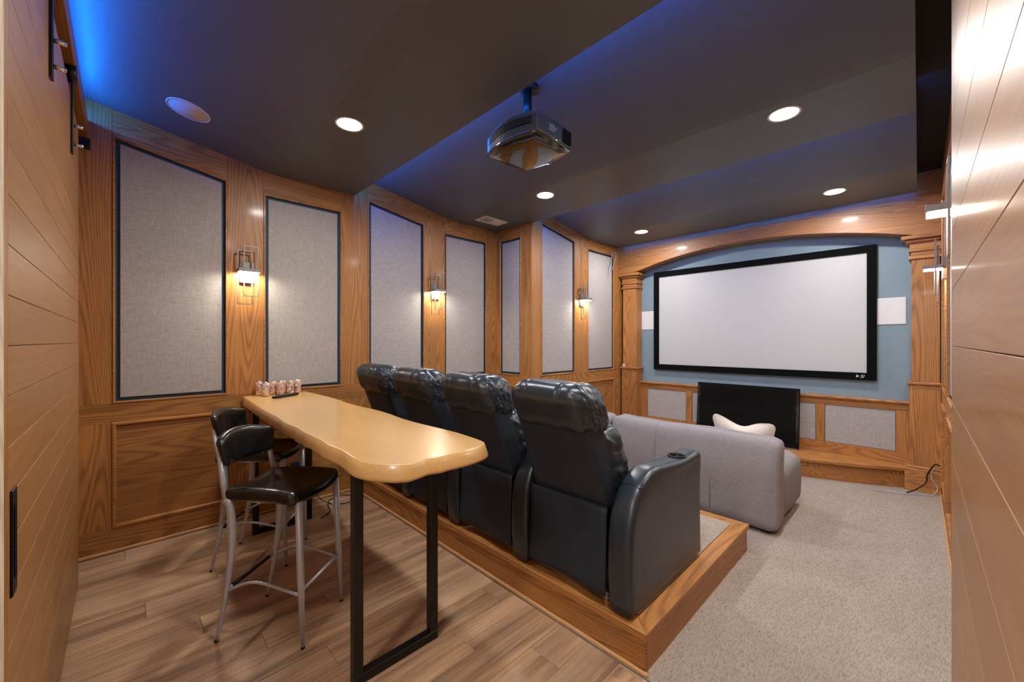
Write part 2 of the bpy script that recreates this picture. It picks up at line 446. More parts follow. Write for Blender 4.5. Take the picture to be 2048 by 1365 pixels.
# ------------------------------------------------------------------ ceiling with three soffits
ce = box('ceiling', XL-.1, XR+.1, YB-2.2, YS+.1, ZH+.001, ZH+.1, 'void_paint', bv=0); tag(ce, kind='structure')
y0 = YB+.02
fnx = lambda p, q, a: Vector((a, p, q))
for i, (c_, e_) in enumerate(zip(CRE, EDG)):
    zz = ZF+(c_-y0)*.18
    pts = [(y0, min(zz, ZH)), (c_-.12, ZF+.12*.18), (c_-.04, ZF+.045*.18), (c_+.04, ZF), (e_, ZF), (e_, ZH), (y0, ZH)]
    if zz > ZH-.002: pts = [(y0, ZH-.002)]+pts[1:6]
    prism('soffit', pts, fnx, XL if i < 2 else XL2, -.012, 'ceiling_paint', ce)
    y0 = e_

# ------------------------------------------------------------------ back wall, hall, sliding doors
wb = empty('wall_back'); tag(wb, kind='structure')
box('wall_board', XL, -1.60, YB-.10, YB, 0, ZH, 'oak_x', wb, 0)
box('wall_board', -1.60, XR, YB-.10, YB, 2.90, ZH, 'oak_x', wb, 0)
box('jamb', -1.60, -1.575, YB-.12, YB+.005, 0, 2.90, 'jamb_wood', wb)
hall = empty('wall_hall'); tag(hall, kind='structure')
box('hall_wall', -1.8, .3, -2.4, -2.3, 0, ZH, 'hall_paint', hall, 0)
box('hall_wall', XR, XR+.1, -2.3, YB, 0, ZH, 'hall_paint', hall, 0)
box('hall_wall', -1.75, -1.65, -2.3, YB-.1, 0, ZH, 'hall_paint', hall, 0)
d1 = empty('door_1', (-2.6, -.205, 0)); tag(d1, kind='structure')
pw = .1255; z = 1.538-12*pw; i = 0
while z < 2.80:
    z0 = max(z, .012); z1 = min(z+pw, 2.86)
    box('plank', -1.045, 1.035, -.045, 0, z0+.0008, z1-.0008, 'door_oak_x', d1, .001); z += pw
def handle(par, x, zc, fn_, w_=.042, h_=.132):
    pass
box('edge_board', 1.0355, 1.082, -.045, .0, .012, 2.86, 'oak_z', d1, .001)
box('lit_edge_strip', 1.0825, 1.088, -.045, .0, .012, 2.86, 'jamb_wood', d1, .0005)  # pale layer paints the door edge as lit from the hall
hp = box('pull_plate', .957, 1.017, 0, .005, .905, 1.175, 'black_plastic', d1, .003)
bm = bmesh.new(); bm_box(bm, .972, 1.002, .0045, .0062, .95, 1.13); finish('pull_recess', bm, 'velvet_black', hp)
for sx in (.29, -.55):
    s_ = empty('hanger', (sx, 0, 0)); s_.parent = d1
    box('strap', -.022, .022, .002, .010, 2.55, 3.0, 'black_steel', s_, .001)
    for zz in (2.60, 2.70): tube_obj('bolt', [(0, .005, zz), (0, .045, zz)], .009, 'chrome', s_, 8)
    tube_obj('wheel', [(0, -.018, 2.975), (0, .022, 2.975)], .05, 'black_steel', s_, 20)
rail = empty('door_rail', (-2.6, -.22, 2.9), 0, 'black steel sliding door rail under the wooden valance board', 'rail')
box('bar', -1.48, 1.0, -.012, .0, -.005, .022, 'black_steel', rail, .001)
box('end_stop', -1.44, -1.38, -.012, .05, -.02, .045, 'black_plastic', rail, .003)
va = box('valance_board', XL+.002, -1.55, -.235, -.185, 3.0, 3.12, 'oak_x', bv=.003); tag(va, 'dark oak valance board above the sliding door hiding a blue light strip', 'board')
d2 = empty('door_2', (.09, 1.05, 0)); tag(d2, kind='structure')
pw = .2177; z = 1.53-7*pw
while z < 3.2:
    z0 = max(z, .012); z1 = min(z+pw, 3.24)
    box('plank', 0, .045, -1.30, 1.284, z0+.0008, z1-.0008, 'door_oak_y', d2, .0012); z += pw

# ------------------------------------------------------------------ riser platform
PX0, PX1, PY0, PY1, PZ = XL+.001, -.885, 1.725, 3.285, .20
rp = empty('floor_riser', ((PX0+PX1)/2, (PY0+PY1)/2, 0)); tag(rp, 'oak edged riser platform with carpet top carrying the recliners', 'platform', kind='structure')
ox, oy = (PX0+PX1)/2, (PY0+PY1)/2
def pb(n, x0, x1, y0, y1, z0, z1, m, bv=.002): return box(n, x0-ox, x1-ox, y0-oy, y1-oy, z0, z1, m, rp, bv)
pb('fascia_board', PX0, PX1, PY0, PY0+.02, .002, .163, 'oak_x'); pb('fascia_board', PX1-.02, PX1, PY0+.0205, PY1-.0205, .002, .163, 'oak_y')
pb('fascia_board', PX0, PX1, PY1-.02, PY1, .002, .163, 'oak_x')
NW = .095
zf2 = lambda p, q, a: Vector((p-ox, q-oy, a))
n0, n1, m0, m1 = PX0, PX1+.012, PY0-.012, PY1+.012
prism('nosing', [(n0, m0), (n1, m0), (n1-NW, m0+NW), (n0, m0+NW)], zf2, .1635, PZ, 'oak_x', rp, .003)
prism('nosing', [(n1, m0+.001), (n1, m1-.001), (n1-NW, m1-NW), (n1-NW, m0+NW)], zf2, .1635, PZ, 'oak_y', rp, .003)
prism('nosing', [(n0, m1), (n1, m1), (n1-NW, m1-NW), (n0, m1-NW)], zf2, .1635, PZ, 'oak_x', rp, .003)
pb('carpet_top', PX0, n1-NW-.001, m0+NW+.001, m1-NW-.001, .1, PZ+.004, 'carpet', .003)
pb('shoe_moulding', PX0, PX1+.018, PY0-.018, PY0-.0005, .002, .022, 'shoe_oak_x', .005)

# ------------------------------------------------------------------ lamps
def downlight(x, y, z, label):
    r = empty('downlight', (x, y, z), 0, label, 'ceiling light', 'recessed lights in the soffits')
    lathe('trim_ring', [(.078, .0), (.095, -.004), (.097, -.001), (.097, .0)], 'white_plastic', r)
    lathe('lens', [(0, -.0045), (.06, -.0045), (.078, -.0015)], 'lamp_glow', r)
for x, y, nm in ((-2.79, 1.13, 'soffit above the bar table'), (-.62, 1.13, 'soffit just inside the doorway'), (-2.72, 3.14, 'middle soffit beside the air vent'),
                 (-.63, 3.16, 'middle soffit toward the plank door wall'), (-2.70, 5.15, 'screen side soffit near the alcove panels'), (-.60, 5.17, 'screen side soffit toward the plank door wall')):
    downlight(x, y, ZF, 'round white recessed light in the '+nm)

def sconce(name, loc, rz, label):
    """faces local +Y, wall at y=0"""
    r = empty('wall_sconce', loc, rz, label, 'wall lamp', 'wall sconces')
    box('backplate', -.055, .055, .0005, .028, -.085, .10, 'bronze', r, .003)
    def frame(n, cx, z0, z1, w_, y):
        bm = bmesh.new(); t_ = .0045
        for a in ((cx-w_-t_, cx-w_+t_, z0, z1), (cx+w_-t_, cx+w_+t_, z0, z1), (cx-w_+t_, cx+w_-t_, z0, z0+2*t_), (cx-w_+t_, cx+w_-t_, z1-2*t_, z1)):
            bm_box(bm, a[0], a[1], y-t_, y+t_, a[2], a[3])
        finish(n, bm, 'bronze', r)
    frame('open_frame', -.022, -.205, .235, .052, .066); frame('open_frame', .02, -.275, .195, .052, .05)
    bm = bmesh.new(); bm_box(bm, -.08, .08, .022, .14, 0.0, .030); bevel(bm, .002); finish('shade_bar', bm, 'bronze', r)
    bm = bmesh.new(); bm_box(bm, -.072, .072, .03, .132, -.002, -.0003); finish('diffuser', bm, 'sconce_glow', r)
ZS = 2.14
sconce('a', (XL, .765, ZS), -PI/2, 'bronze frame sconce on the oak pilaster behind the drink cans')
sconce('b', (XL, 2.70, ZS), -PI/2, 'bronze frame sconce on the oak pilaster nearest the ceiling vent')
sconce('c', (XL2, 4.785, ZS), -PI/2, 'bronze frame sconce in the alcove beside the hanging wires')
sconce('d', (XR, 2.70, ZS), PI/2, 'bronze frame sconce just beyond the sliding plank door edge')
sconce('e', (XR, 4.785, ZS), PI/2, 'bronze frame sconce near the column by the plank door wall')

def led(x0, x1, y, z, label, mat='led_blue', up=False):
    bm = bmesh.new(); bm_box(bm, x0, x1, y, y+.006, z, z+.010)
    if up:
        for v in bm.verts: pass
    tag(finish('led_strip', bm, mat), label, 'light strip', 'blue cove light strips')
led(XL+.02, -.03, EDG[0]+.001, 3.12, 'blue light strip tucked behind the soffit edge above the projector')
led(XL2+.02, -.03, EDG[1]+.001, 3.12, 'blue light strip tucked behind the soffit edge above the sofa')
led(XL2+.02, -.03, EDG[2]+.001, 3.09, 'blue light strip tucked between the last soffit and the arch header', 'led_blue_front')
led(XL+.05, -1.7, -.22, 3.122, 'blue light strip lying on the valance board over the sliding door', 'led_blue_back')

# fill lamp, added out of view in the hall to brighten the room
hl = empty('hall_fill_lamp', (-.75, -1.3, ZH), 0, 'round fill lamp added unseen in the hall outside the doorway', 'ceiling light')
lathe('base', [(.20, 0), (.20, -.02), (.18, -.02)], 'white_plastic', hl)
emitter('hall_fill_glow', (1, .94, .88), 45.0)
lathe('shade', [(.18, -.02), (.17, -.06), (.10, -.085), (0, -.09)], 'hall_fill_glow', hl)

# ------------------------------------------------------------------ ceiling fittings
sp = empty('ceiling_speaker', (-3.60, .325, ZF+(CRE[0]-.325)*.18), 0, 'round pale ceiling speaker grille on the sloped soffit', 'speaker')
sp.rotation_euler = (-math.atan(.18), 0, 0)
lathe('grille', [(0, -.005), (.118, -.005), (.118, -.001)], 'grille_pink', sp); lathe('rim', [(.119, -.001), (.119, -.007), (.126, -.004), (.126, -.0005)], 'white_plastic', sp)
vt = empty('ceiling_vent', (-3.765, 3.315, ZF), 0, 'white rectangular air vent in the soffit above the corner panels', 'vent')
def vb(n, x0, x1, y0, y1, z0, z1, m): return box(n, x0, x1, y0, y1, z0, z1, m, vt, .001)
vb('frame', -.105, -.075, -.19, .19, -.010, -.0005, 'white_plastic'); vb('frame', .075, .105, -.19, .19, -.010, -.0005, 'white_plastic')
vb('frame', -.0745, .0745, -.19, -.16, -.010, -.0005, 'white_plastic'); vb('frame', -.0745, .0745, .16, .19, -.010, -.0005, 'white_plastic')
vb('backing', -.0745, .0745, -.1595, .1595, -.003, -.0005, 'label_grey')
for i in range(13):
    xx = -.066+i*.011
    o = box('slat', -.004, .004, -.159, -.002, -.0009, .0009, 'white_plastic', vt, 0); o.location = (xx, 0, -.0065); o.rotation_euler = (0, .6, 0)
    o2 = o.copy(); C.objects.link(o2); o2.parent = vt; o2.location = (xx, .161, -.0065); o2.rotation_euler = (0, -.6, 0)

# projector
pj = empty('projector', (-1.79, 1.91, 2.775), 0, 'black ceiling projector with curved rear hanging on a post', 'projector')
bx0, bx1, by0, by1 = -.225, .228, -.20, .19
out = []
for i in range(13):
    u = i/12; out.append((bx0+(bx1-bx0)*u, by0+.025-.055*math.sin(PI*u)+.0))
front = []
for i in range(13):
    u = i/12; front.append((bx1-.01-(bx1-bx0-.02)*u, by1-.03+.04*math.sin(PI*u)))
body = out+front
zf3 = lambda p, q, a: Vector((p, q, a))
prism('body', body, zf3, .02, .125, 'projector_grey', pj, .008, 2)
prism('top_cover', inset(body, .018), zf3, .125, .155, 'projector_grey', pj, .012, 2)
# convex glossy belly
bm = bmesh.new(); N = len(body); rr = []
cx_ = sum(p[0] for p in body)/N; cy_ = sum(p[1] for p in body)/N
for s_, z_ in ((1, .02), (.995, .012), (.97, .004), (.7, -.002), (.4, -.006), (.12, -.008)):
    rr.append([bm.verts.new((cx_+(p[0]-cx_)*s_, cy_+(p[1]-cy_)*s_, z_)) for p in body])
for a, b in zip(rr, rr[1:]):
    for i in range(N): bm.faces.new((a[i], a[(i+1) % N], b[(i+1) % N], b[i]))
bm.faces.new(rr[-1]); finish('glossy_base', bm, 'gloss_black', pj, True)
rear = [(p, q-.003) for p, q in out[1:12]]+[(p, q+.006) for p, q in out[1:12]][::-1]
gr = prism('rear_grille', rear, zf3, .065, .112, 'black_plastic', pj)
for i in range(1, 5):
    z_ = .065+i*.0095; prism('grille_bar', [(p, q-.004) for p, q in out[1:12]]+[(p, q+.002) for p, q in out[1:12]][::-1], zf3, z_, z_+.003, 'projector_grey', gr)
box('side_vent', bx1-.006, bx1+.002, .07, .145, .03, .115, 'velvet_black', pj, .001)
for i in range(4): box('side_lettering', bx1-.002, bx1+.0008, -.07, -.07+.05+.012*(i % 3), .06+i*.011, .0625+i*.011, 'label_grey', pj, 0)
tube_obj('lens', [(-.02, by1-.01, .065), (-.02, by1+.035, .065)], .05, 'gloss_black', pj, 24)
box('mount_plate', -.08, .08, -.08, .08, .155, .167, 'black_steel', pj, .002)
tube_obj('post', [(.0, -.02, .165), (0, -.02, .45)], .028, 'black_steel', pj, 16)
lathe('ceiling_flange', [(0, .42), (.06, .42), (.06, .445), (.03, .45)], 'black_steel', pj)

# ------------------------------------------------------------------ projection screen, in-wall speakers, television
sc = empty('projection_screen', (-1.635, YS, 1.87), 0, 'large white projection screen with a wide black frame', 'projector screen')
hw_, hh_ = 1.305, .765; fw = .082
box('screen_surface', -hw_+fw, hw_-fw, -.032, -.02, -hh_+fw, hh_-fw, 'screen_white', sc, 0)
for a in ((-hw_, hw_, hh_-fw, hh_), (-hw_, hw_, -hh_, -hh_+fw)): box('frame_bar', a[0], a[1], -.052, -.002, a[2], a[3], 'velvet_black', sc, .003)
for a in ((-hw_, -hw_+fw), (hw_-fw, hw_)): box('frame_bar', a[0], a[1], -.052, -.002, -hh_+fw+.0005, hh_-fw-.0005, 'velvet_black', sc, .003)
def text(name, s, size, mat, parent, loc, rot, ext=.001):
    cu = bpy.data.curves.new(name, 'FONT'); cu.body = s; cu.size = size; cu.extrude = ext
    tmp = bpy.data.objects.new(name, cu); C.objects.link(tmp)
    dg = bpy.context.evaluated_depsgraph_get(); me = bpy.data.meshes.new_from_object(tmp.evaluated_get(dg))
    bpy.data.objects.remove(tmp); o = bpy.data.objects.new(name, me); C.objects.link(o)
    me.materials.clear(); me.materials.append(MATS[mat]); o.parent = parent; o.location = loc; o.rotation_euler = rot; return o
lg = empty('logo', (hw_-.175, -.0535, -hh_+.026)); lg.parent = sc
o = text('letters', 'SI', .05, 'white_plastic', lg, (.036, 0, 0), (PI/2, 0, 0))
sh = Matrix.Shear('XZ', 4, (.25, 0)); o.data.transform(Matrix(((1, .25, 0, 0), (0, 1, 0, 0), (0, 0, 1, 0), (0, 0, 0, 1))))
prism('arrow_mark', [(0, 0), (.030, .018), (0, .036), (.008, .018)], lambda p, q, a: Vector((p, a, q)), -.001, .001, 'white_plastic', lg)
for x0, x1, lb in ((-3.165, -2.92, 'flat white wall speaker grille between the alcove side column and screen'), (-.335, -.095, 'flat white wall speaker grille between screen and door side column')):
    s_ = empty('wall_speaker', ((x0+x1)/2, YS, 1.88), 0, lb, 'speaker', 'wall speakers beside the screen')
    hx = (x1-x0)/2
    box('rim', -hx, hx, -.008, -.001, -.148, .148, 'white_plastic', s_, .002); box('grille', -hx+.006, hx-.006, -.0105, -.0081, -.142, .142, 'white_plastic', s_, .001)
tv = empty('television', (-1.62, 5.855, .2205), 0, 'black flat television leaning on the wainscot below the screen', 'television')
tv.rotation_euler = (-.10, 0, 0)
tvw = .605
box('back_case', -tvw+.03, tvw-.03, .012, .05, .03, .70, 'black_plastic', tv, .01, 2)
box('bezel', -tvw, tvw, -.012, .012, .012, .745, 'tv_black', tv, .006, 2)
box('screen', -tvw+.045, tvw-.045, -.0135, -.0122, .085, .70, 'screen_glass', tv, 0)
for sx in (-1, 1): box('side_strip', sx*(tvw-.022)-.015, sx*(tvw-.022)+.015, -.0142, -.0122, .08, .705, 'gloss_black', tv, .001)
box('lower_lip', -tvw+.01, tvw-.01, -.022, .01, 0, .012, 'bronze', tv, .002)

# ------------------------------------------------------------------ live edge bar table
tb = empty('bar_table', (-2.75, .96, 0), 0, 'long live edge maple bar table on black steel frame legs', 'table')
top = [(-4.09, .735), (-3.6, .712), (-3.146, .69), (-2.85, .69), (-2.607, .674), (-2.4, .683), (-2.265, .677), (-2.05, .684), (-1.925, .675), (-1.80, .684), (-1.662, .677), (-1.56, .675), (-1.500, .69), (-1.439, .726), (-1.40, .765),
       (-1.381, .80), (-1.395, .85), (-1.402, .88), (-1.388, .93), (-1.391, .979), (-1.382, 1.04), (-1.388, 1.109), (-1.40, 1.17), (-1.434, 1.218), (-1.513, 1.236), (-1.7, 1.248), (-1.876, 1.24), (-2.06, 1.23), (-2.256, 1.234), (-2.45, 1.252), (-2.663, 1.255), (-2.9, 1.238),
       (-3.12, 1.24), (-3.35, 1.255), (-3.572, 1.256), (-3.902, 1.245), (-4.09, 1.235)]
top = [tuple(v)[:2] for v in spline([(p[0], p[1], 0) for p in top], 3)]
bm = bmesh.new(); lo = []
for s_, z_ in ((-.003, 1.07), (.0, 1.068), (.008, 1.045), (.017, 1.018), (.016, 1.008), (.004, 1.002)):
    L = []
    for i, p in enumerate(top):
        a, b = Vector(top[i-1]), Vector(top[(i+1) % len(top)])
        t_ = (b-a).normalized(); nn = Vector((t_.y, -t_.x))
        wob = noise.noise(Vector((p[0]*13, p[1]*13, z_*4)))*.009 if z_ < 1.06 else 0
        q = Vector(p)+nn*(s_+wob)
        if p[0] < -4.05: q.x = max(q.x, -4.10)
        L.append(bm.verts.new((q.x+2.75, q.y-.96, z_)))
    lo.append(L)
n = len(top)
for a, b in zip(lo, lo[1:]):
    for i in range(n): f_ = bm.faces.new((a[i], a[(i+1) % n], b[(i+1) % n], b[i])); f_.smooth = True
bm.faces.new(lo[0]); bm.faces.new(lo[-1])
finish('slab', bm, 'maple_slab', tb)
for lx in (-1.775, -3.72):
    lf = empty('leg_frame', (lx+2.75, 0, 0)); lf.parent = tb
    hwid = .021
    for yy in (.752-.96, 1.150-.96):
        box('upright', -hwid, hwid, yy-.022, yy+.022, .0445, .985, 'black_steel', lf, .002)
    box('foot_bar', -hwid, hwid, .730-.96, 1.172-.96, .0, .044, 'black_steel', lf, .002)
    box('top_plate', -.05, .05, .70-.96, 1.20-.96, .9855, .9985, 'black_steel', lf, .001)

# cans and remote
can0 = None
for i, (x, y) in enumerate(((-4.055, .85), (-3.94, .872), (-4.035, .95), (-3.985, .995), (-4.05, 1.03), (-4.02, 1.085), (-4.052, 1.155))):
    if can0 is None:
        can0 = empty('drink_can', (0, 0, 0), 0, 'colourful slim drink can standing at the wall end of the bar table', 'can', 'drink cans on the bar table')
        lathe('printed_body', [(.024, .004), (.031, .012), (.031, .108), (.027, .117)], 'can_print', can0, seg=20)
        lathe('lid', [(.027, .117), (.0275, .1215), (.025, .121), (.024, .117), (0, .117)], 'chrome', can0, seg=20)
        lathe('bottom_rim', [(.024, .004), (.022, .0), (.018, .001), (0, .006)], 'chrome', can0, seg=20)
        c_ = can0
    else: c_ = copy_tree(can0)
    c_.location = (x, y, 1.0701); c_.rotation_euler = (0, 0, i*1.7)
rm = empty('remote_control', (-3.80, .99, 1.0702), math.radians(122), 'black remote control lying in front of the drink cans', 'remote')
softbox('body', .125, .024, .011, .009, 4, 'black_plastic', rm, lambda p: Vector((p.x, p.y*(1.15 if p.x > .06 else 1), p.z+.011)))
for i in range(6):
    for j in (-1, 1): box('button', -.09+i*.025, -.08+i*.025, j*.011-.004, j*.011+.004, .021, .0235, 'label_grey' if i == 4 else 'black_vinyl', rm, .001)

# ------------------------------------------------------------------ bar stools
def make_stool():
    r = empty('bar_stool')
    for s_ in (-1, 1):   # rear legs sweep up into the back
        pts = spline([(s_*.185, -.235, 0), (s_*.183, -.185, .25), (s_*.182, -.155, .50), (s_*.185, -.160, .70), (s_*.187, -.185, .735)], 6)
        n = len(pts); tube_obj('leg', pts, [.0085+.0115*min(1, i/(n*.55)) for i in range(n)], 'brushed_steel', r, 12)
        tube_obj('back_post', [(s_*.187, -.178, .722), (s_*.181, -.208, .85), (s_*.172, -.226, .955)], [.015, .0135, .0125], 'brushed_steel', r, 12)
        tube_obj('leg', [(s_*.185, .235, 0), (s_*.180, .220, .35), (s_*.172, .205, .735)], [.009, .0175, .0195], 'brushed_steel', r, 12)
        for yy in (-.235, .235): lathe('foot_cap', [(0, 0), (.0098, 0), (.0102, .006), (.0098, .012)], 'black_plastic', r, (s_*.185, yy, 0), 12)
        tube_obj('side_rung', spline([(s_*.183, -.185, .265), (s_*.184, -.02, .318), (s_*.181, .222, .262)], 6), .0075, 'brushed_steel', r, 8)
    tube_obj('front_rung', [(-.181, .222, .285), (.181, .222, .285)], .0085, 'brushed_steel', r, 8)
    fr = tube_obj('rear_rung', [(-.183, -.19, .265), (.183, -.19, .265)], .0075, 'brushed_steel', r, 8)
    tube_obj('rubber_sleeve', [(-.14, -.19, .265), (.14, -.19, .265)], .0105, 'black_plastic', fr, 10)
    def df(p):
        u = p.y/.23; wid = 1.0-.0*u + .10*(u if u > 0 else u*.6)
        x = p.x*wid*(1-.06*max(0, u)**4); z = p.z
        if z > 0: z *= 1.0
        z += .02*(abs(p.x)/.2)**2*(1 if p.z > 0 else .3) - .012*u*u
        return Vector((x, p.y+.01 - (.03*(p.x/.2)**2 if u > .5 else 0), .752+z))
    softbox('seat', .205, .228, .030, .029, 14, 'black_vinyl', r, df)
    tube_obj('seat_ring', [(.17*math.cos(a)*(1.05), .19*math.sin(a), .728) for a in [2*PI*i/20 for i in range(21)]], .008, 'brushed_steel', r, 8)
    def db(p):
        u = p.x/.205; up = (p.z+.075)/.15
        return Vector((p.x*(1-.08*(1-up)), p.y-.252-.022*up+.065*u*u, .965+p.z*(1-.30*u*u)+.012*(1-u*u)))
    softbox('backrest', .196, .022, .092, .02, 12, 'black_vinyl', r, db)
    return r
s1 = make_stool(); s2 = copy_tree(s1)
s1.location = (-2.465, .632, 0); s1.rotation_euler = (0, 0, math.atan2(-.347, .294))
s2.location = (-3.33, .715, 0); s2.rotation_euler = (0, 0, math.atan2(-.223, .306))
tag(s1, 'black vinyl bar stool with steel legs nearest the table frame leg', 'bar stool', 'bar stools at the table')
tag(s2, 'black vinyl bar stool with steel legs near the wall end of the table', 'bar stool', 'bar stools at the table')

# ------------------------------------------------------------------ recliners
SW = .2725          # half seat width
AW = .072           # half arm width
def arm(parent, x):
    prof = [(-.02, .012), (-.035, .20), (-.025, .42), (.015, .53), (.075, .605), (.15, .648), (.24, .672), (.40, .660), (.55, .648), (.70, .646), (.80, .652), (.845, .640), (.848, .58), (.835, .40), (.84, .20), (.845, .012)]
    pr_ = [tuple(v)[:2] for v in spline([(p[0], p[1], 0) for p in prof], 3)]
    bm = bmesh.new()
    stations = [(-1, .90), (-.97, .965), (-.86, .992), (-.6, 1.0), (-.3, 1.003), (0, 1.004), (.3, 1.003), (.6, 1.0), (.86, .992), (.97, .965), (1, .90)]
    cen = Vector((.42, .33)); R_ = []
    for s_, k_ in stations:
        L = []
        ins = 0 if abs(s_) < .85 else {.86: .004, .97: .014, 1: .026}[round(abs(s_), 2)]
        ii = inset(pr_, ins) if ins else pr_
        for (a, b) in ii:
            b2 = max(b, .008) + (0.006*(1-s_*s_) if b > .5 else 0)
            xx = s_*(AW-.001)*(.90+.10*math.exp(-((a-.62)/.2)**2) if b > .5 else .93)
            v_ = Vector((x+xx, a, b2)); w_ = wr(v_, 14, .003, (1, 1, .6)) if b > .3 and a < .4 else 0
            L.append(bm.verts.new((v_.x, v_.y+w_, v_.z+w_)))
        R_.append(L)
    n = len(pr_)
    for a, b in zip(R_, R_[1:]):
        for i in range(n): bm.faces.new((a[i], a[(i+1) % n], b[(i+1) % n], b[i]))
    for L in (R_[0], R_[-1]):
        cen_ = sum((v.co for v in L), Vector())/n; prev = L
        for k_ in (.94, .7, .4, .15):
            cur = [bm.verts.new(Vector((cen_.x, cen_.y+(v.co.y-cen_.y)*k_, cen_.z+(v.co.z-cen_.z)*k_))) for v in L]
            for i in range(n): bm.faces.new((prev[i], prev[(i+1) % n], cur[(i+1) % n], cur[i]))
            prev = cur
        bm.faces.new(prev)
    bmesh.ops.recalc_face_normals(bm, faces=bm.faces)
    o = finish('armrest', bm, 'leather', parent, True)
    # cup well cut into the arm
    cb = bmesh.new(); bmesh.ops.create_cone(cb, cap_ends=True, segments=24, radius1=.042, radius2=.046, depth=.12)
    for v in cb.verts: v.co += Vector((x, .63, .655))
    cut = finish('cut', cb, 'velvet_black')
    md = o.modifiers.new('cup', 'BOOLEAN'); md.object = cut; md.operation = 'DIFFERENCE'; md.solver = 'EXACT'
    dg = bpy.context.evaluated_depsgraph_get(); me = bpy.data.meshes.new_from_object(o.evaluated_get(dg))
    o.modifiers.clear(); o.data = me; bpy.data.objects.remove(cut)
    for p in me.polygons: p.use_smooth = True
    lathe('cup_holder', [(.050, .650), (.053, .657), (.047, .660), (.043, .654), (.040, .60), (0, .598)], 'black_plastic', o, (x, .63, 0), 24)
    sm = tube_obj('seam', [(x-AW*.95, .078, .608), (x, .085, .618), (x+AW*.95, .078, .608)], .0022, 'black_plastic', o, 6)
    return o
def lean(z):          # rear plane of the back leans away from the seat
    return 0.0 if z < .50 else -(z-.50)*.36
def make_recliner(right_arm=False):
    r = empty('recliner')
    # base and seat
    box('base_frame', -SW+.02, SW-.02, .09, .74, .02, .20, 'black_plastic', r, .01)
    softbox('seat_cushion', SW-.004, .30, .085, .06, 10, 'leather', r, lambda p: Vector((p.x, p.y+.54+wr(p, 9, .006), p.z+.30+.018*(1-(p.x/SW)**2)+wr(p, 10, .006))))
    softbox('footrest', SW-.006, .035, .15, .03, 8, 'leather', r, lambda p: Vector((p.x, p.y+.845+wr(p, 8, .006), p.z+.20)))
    # rear shell: leaning slab with flat back
    def ds(p):
        z = p.z+.71
        return Vector((p.x*(1-.02*(z-.4)), p.y+.075+lean(z), z))
    softbox('back_shell', SW-.022, .065, .265, .022, 10, 'leather_matte', r, ds)
    # pillow headrest wrapped over the top
    def dh(p):
        u = p.x/(SW-.005); z = p.z+1.0
        pinch = 1-.10*u**6
        g = wr(p, 34, 0.012*(abs(u)**4+.07), (.5, 1, .35))+wr(p, 60, .005*abs(u)**4, (.3, 1, 1))+wr(p, 11, .006, (1, .6, .5))
        q = Vector((p.x, p.y*pinch+.105+lean(z)+.02*(1-u*u)*(1 if p.y > 0 else -.2), z*1.0-.022*u**4))
        nrm = Vector((p.x*.3, p.y, p.z)).normalized() if p.length > 0 else Vector((0, 0, 1))
        seam = -.010*math.exp(-((p.x-.115)/.008)**2)-.010*math.exp(-((p.x+.115)/.008)**2) if (p.z > .05 or p.y > .05) else 0
        return q+nrm*(g+seam)
    softbox('headrest', SW-.004, .135, .135, .105, 44, 'leather', r, dh)
    def dl(p):
        u = p.x/SW; z = p.z+.66
        g = wr(p, 34, .013*(abs(u)**3+.12), (.4, .5, 1))+wr(p, 10, .009)
        nrm = Vector((p.x*.5, p.y, p.z)).normalized() if p.length > 0 else Vector((0, 0, 1))
        return Vector((p.x, p.y+.205+lean(z)*.95+.03*(1-u*u)*(1 if p.y > 0 else 0), z))+nrm*g
    softbox('lumbar_cushion', SW-.010, .10, .225, .075, 36, 'leather', r, dl)
    sm = tube_obj('back_piping', [(-SW+.03, -.168, .945), (0, -.172, .945), (SW-.03, -.168, .945)], .003, 'black_plastic', r, 6)
    # cloth flap hanging from the shell
    bm = bmesh.new(); nx, nz = 14, 12; G = []
    for j in range(nz+1):
        row = []
        for i in range(nx+1):
            u = i/nx*2-1; v_ = j/nz; z = .50-v_*.445
            y = -.004+.008*math.sin(u*4+v_*2)*v_+.006*math.sin(u*9)*v_*(1-v_)-.012*v_
            row.append((u*(SW-.012), y, z))
        G.append(row)
    fr = [[bm.verts.new(p) for p in row] for row in G]; bk = [[bm.verts.new((p[0], p[1]+.005, p[2])) for p in row] for row in G]
    for j in range(nz):
        for i in range(nx):
            bm.faces.new((fr[j][i], fr[j][i+1], fr[j+1][i+1], fr[j+1][i])); bm.faces.new((bk[j][i], bk[j+1][i], bk[j+1][i+1], bk[j][i+1]))
    for j in range(nz):
        for i in (0, nx): bm.faces.new((fr[j][i], fr[j+1][i], bk[j+1][i], bk[j][i]))
    for i in range(nx):
        for j in (0, nz): bm.faces.new((fr[j][i], bk[j][i], bk[j][i+1], fr[j][i+1]))
    fo = finish('back_flap', bm, 'leather_matte', r, True)
    tube_obj('hem', [(-SW+.013, -.006, .50), (SW-.013, -.006, .50)], .003, 'black_plastic', fo, 6)
    arm(r, -SW-AW)
    if right_arm: arm(r, SW+AW)
    return r
pitch = 2*SW+2*AW; X0 = -1.02-AW-SW; YR = 1.752
rA = make_recliner(True); rA.location = (X0, YR, PZ+.005)
tag(rA, 'dark blue leather recliner with its own outer armrest at the open riser end', 'recliner', 'theatre recliners on the riser')
rB = make_recliner(False); rB.location = (X0-pitch, YR, PZ+.005)
tag(rB, 'dark blue leather recliner second from the open end of the riser', 'recliner', 'theatre recliners on the riser')
rC = copy_tree(rB); rC.location = (X0-2*pitch, YR, PZ+.005); rC['label'] = 'dark blue leather recliner third from the open end of the riser'
rD = copy_tree(rB); rD.location = (X0-3*pitch, YR, PZ+.005); rD['label'] = 'dark blue leather recliner nearest the fabric panelled wall'

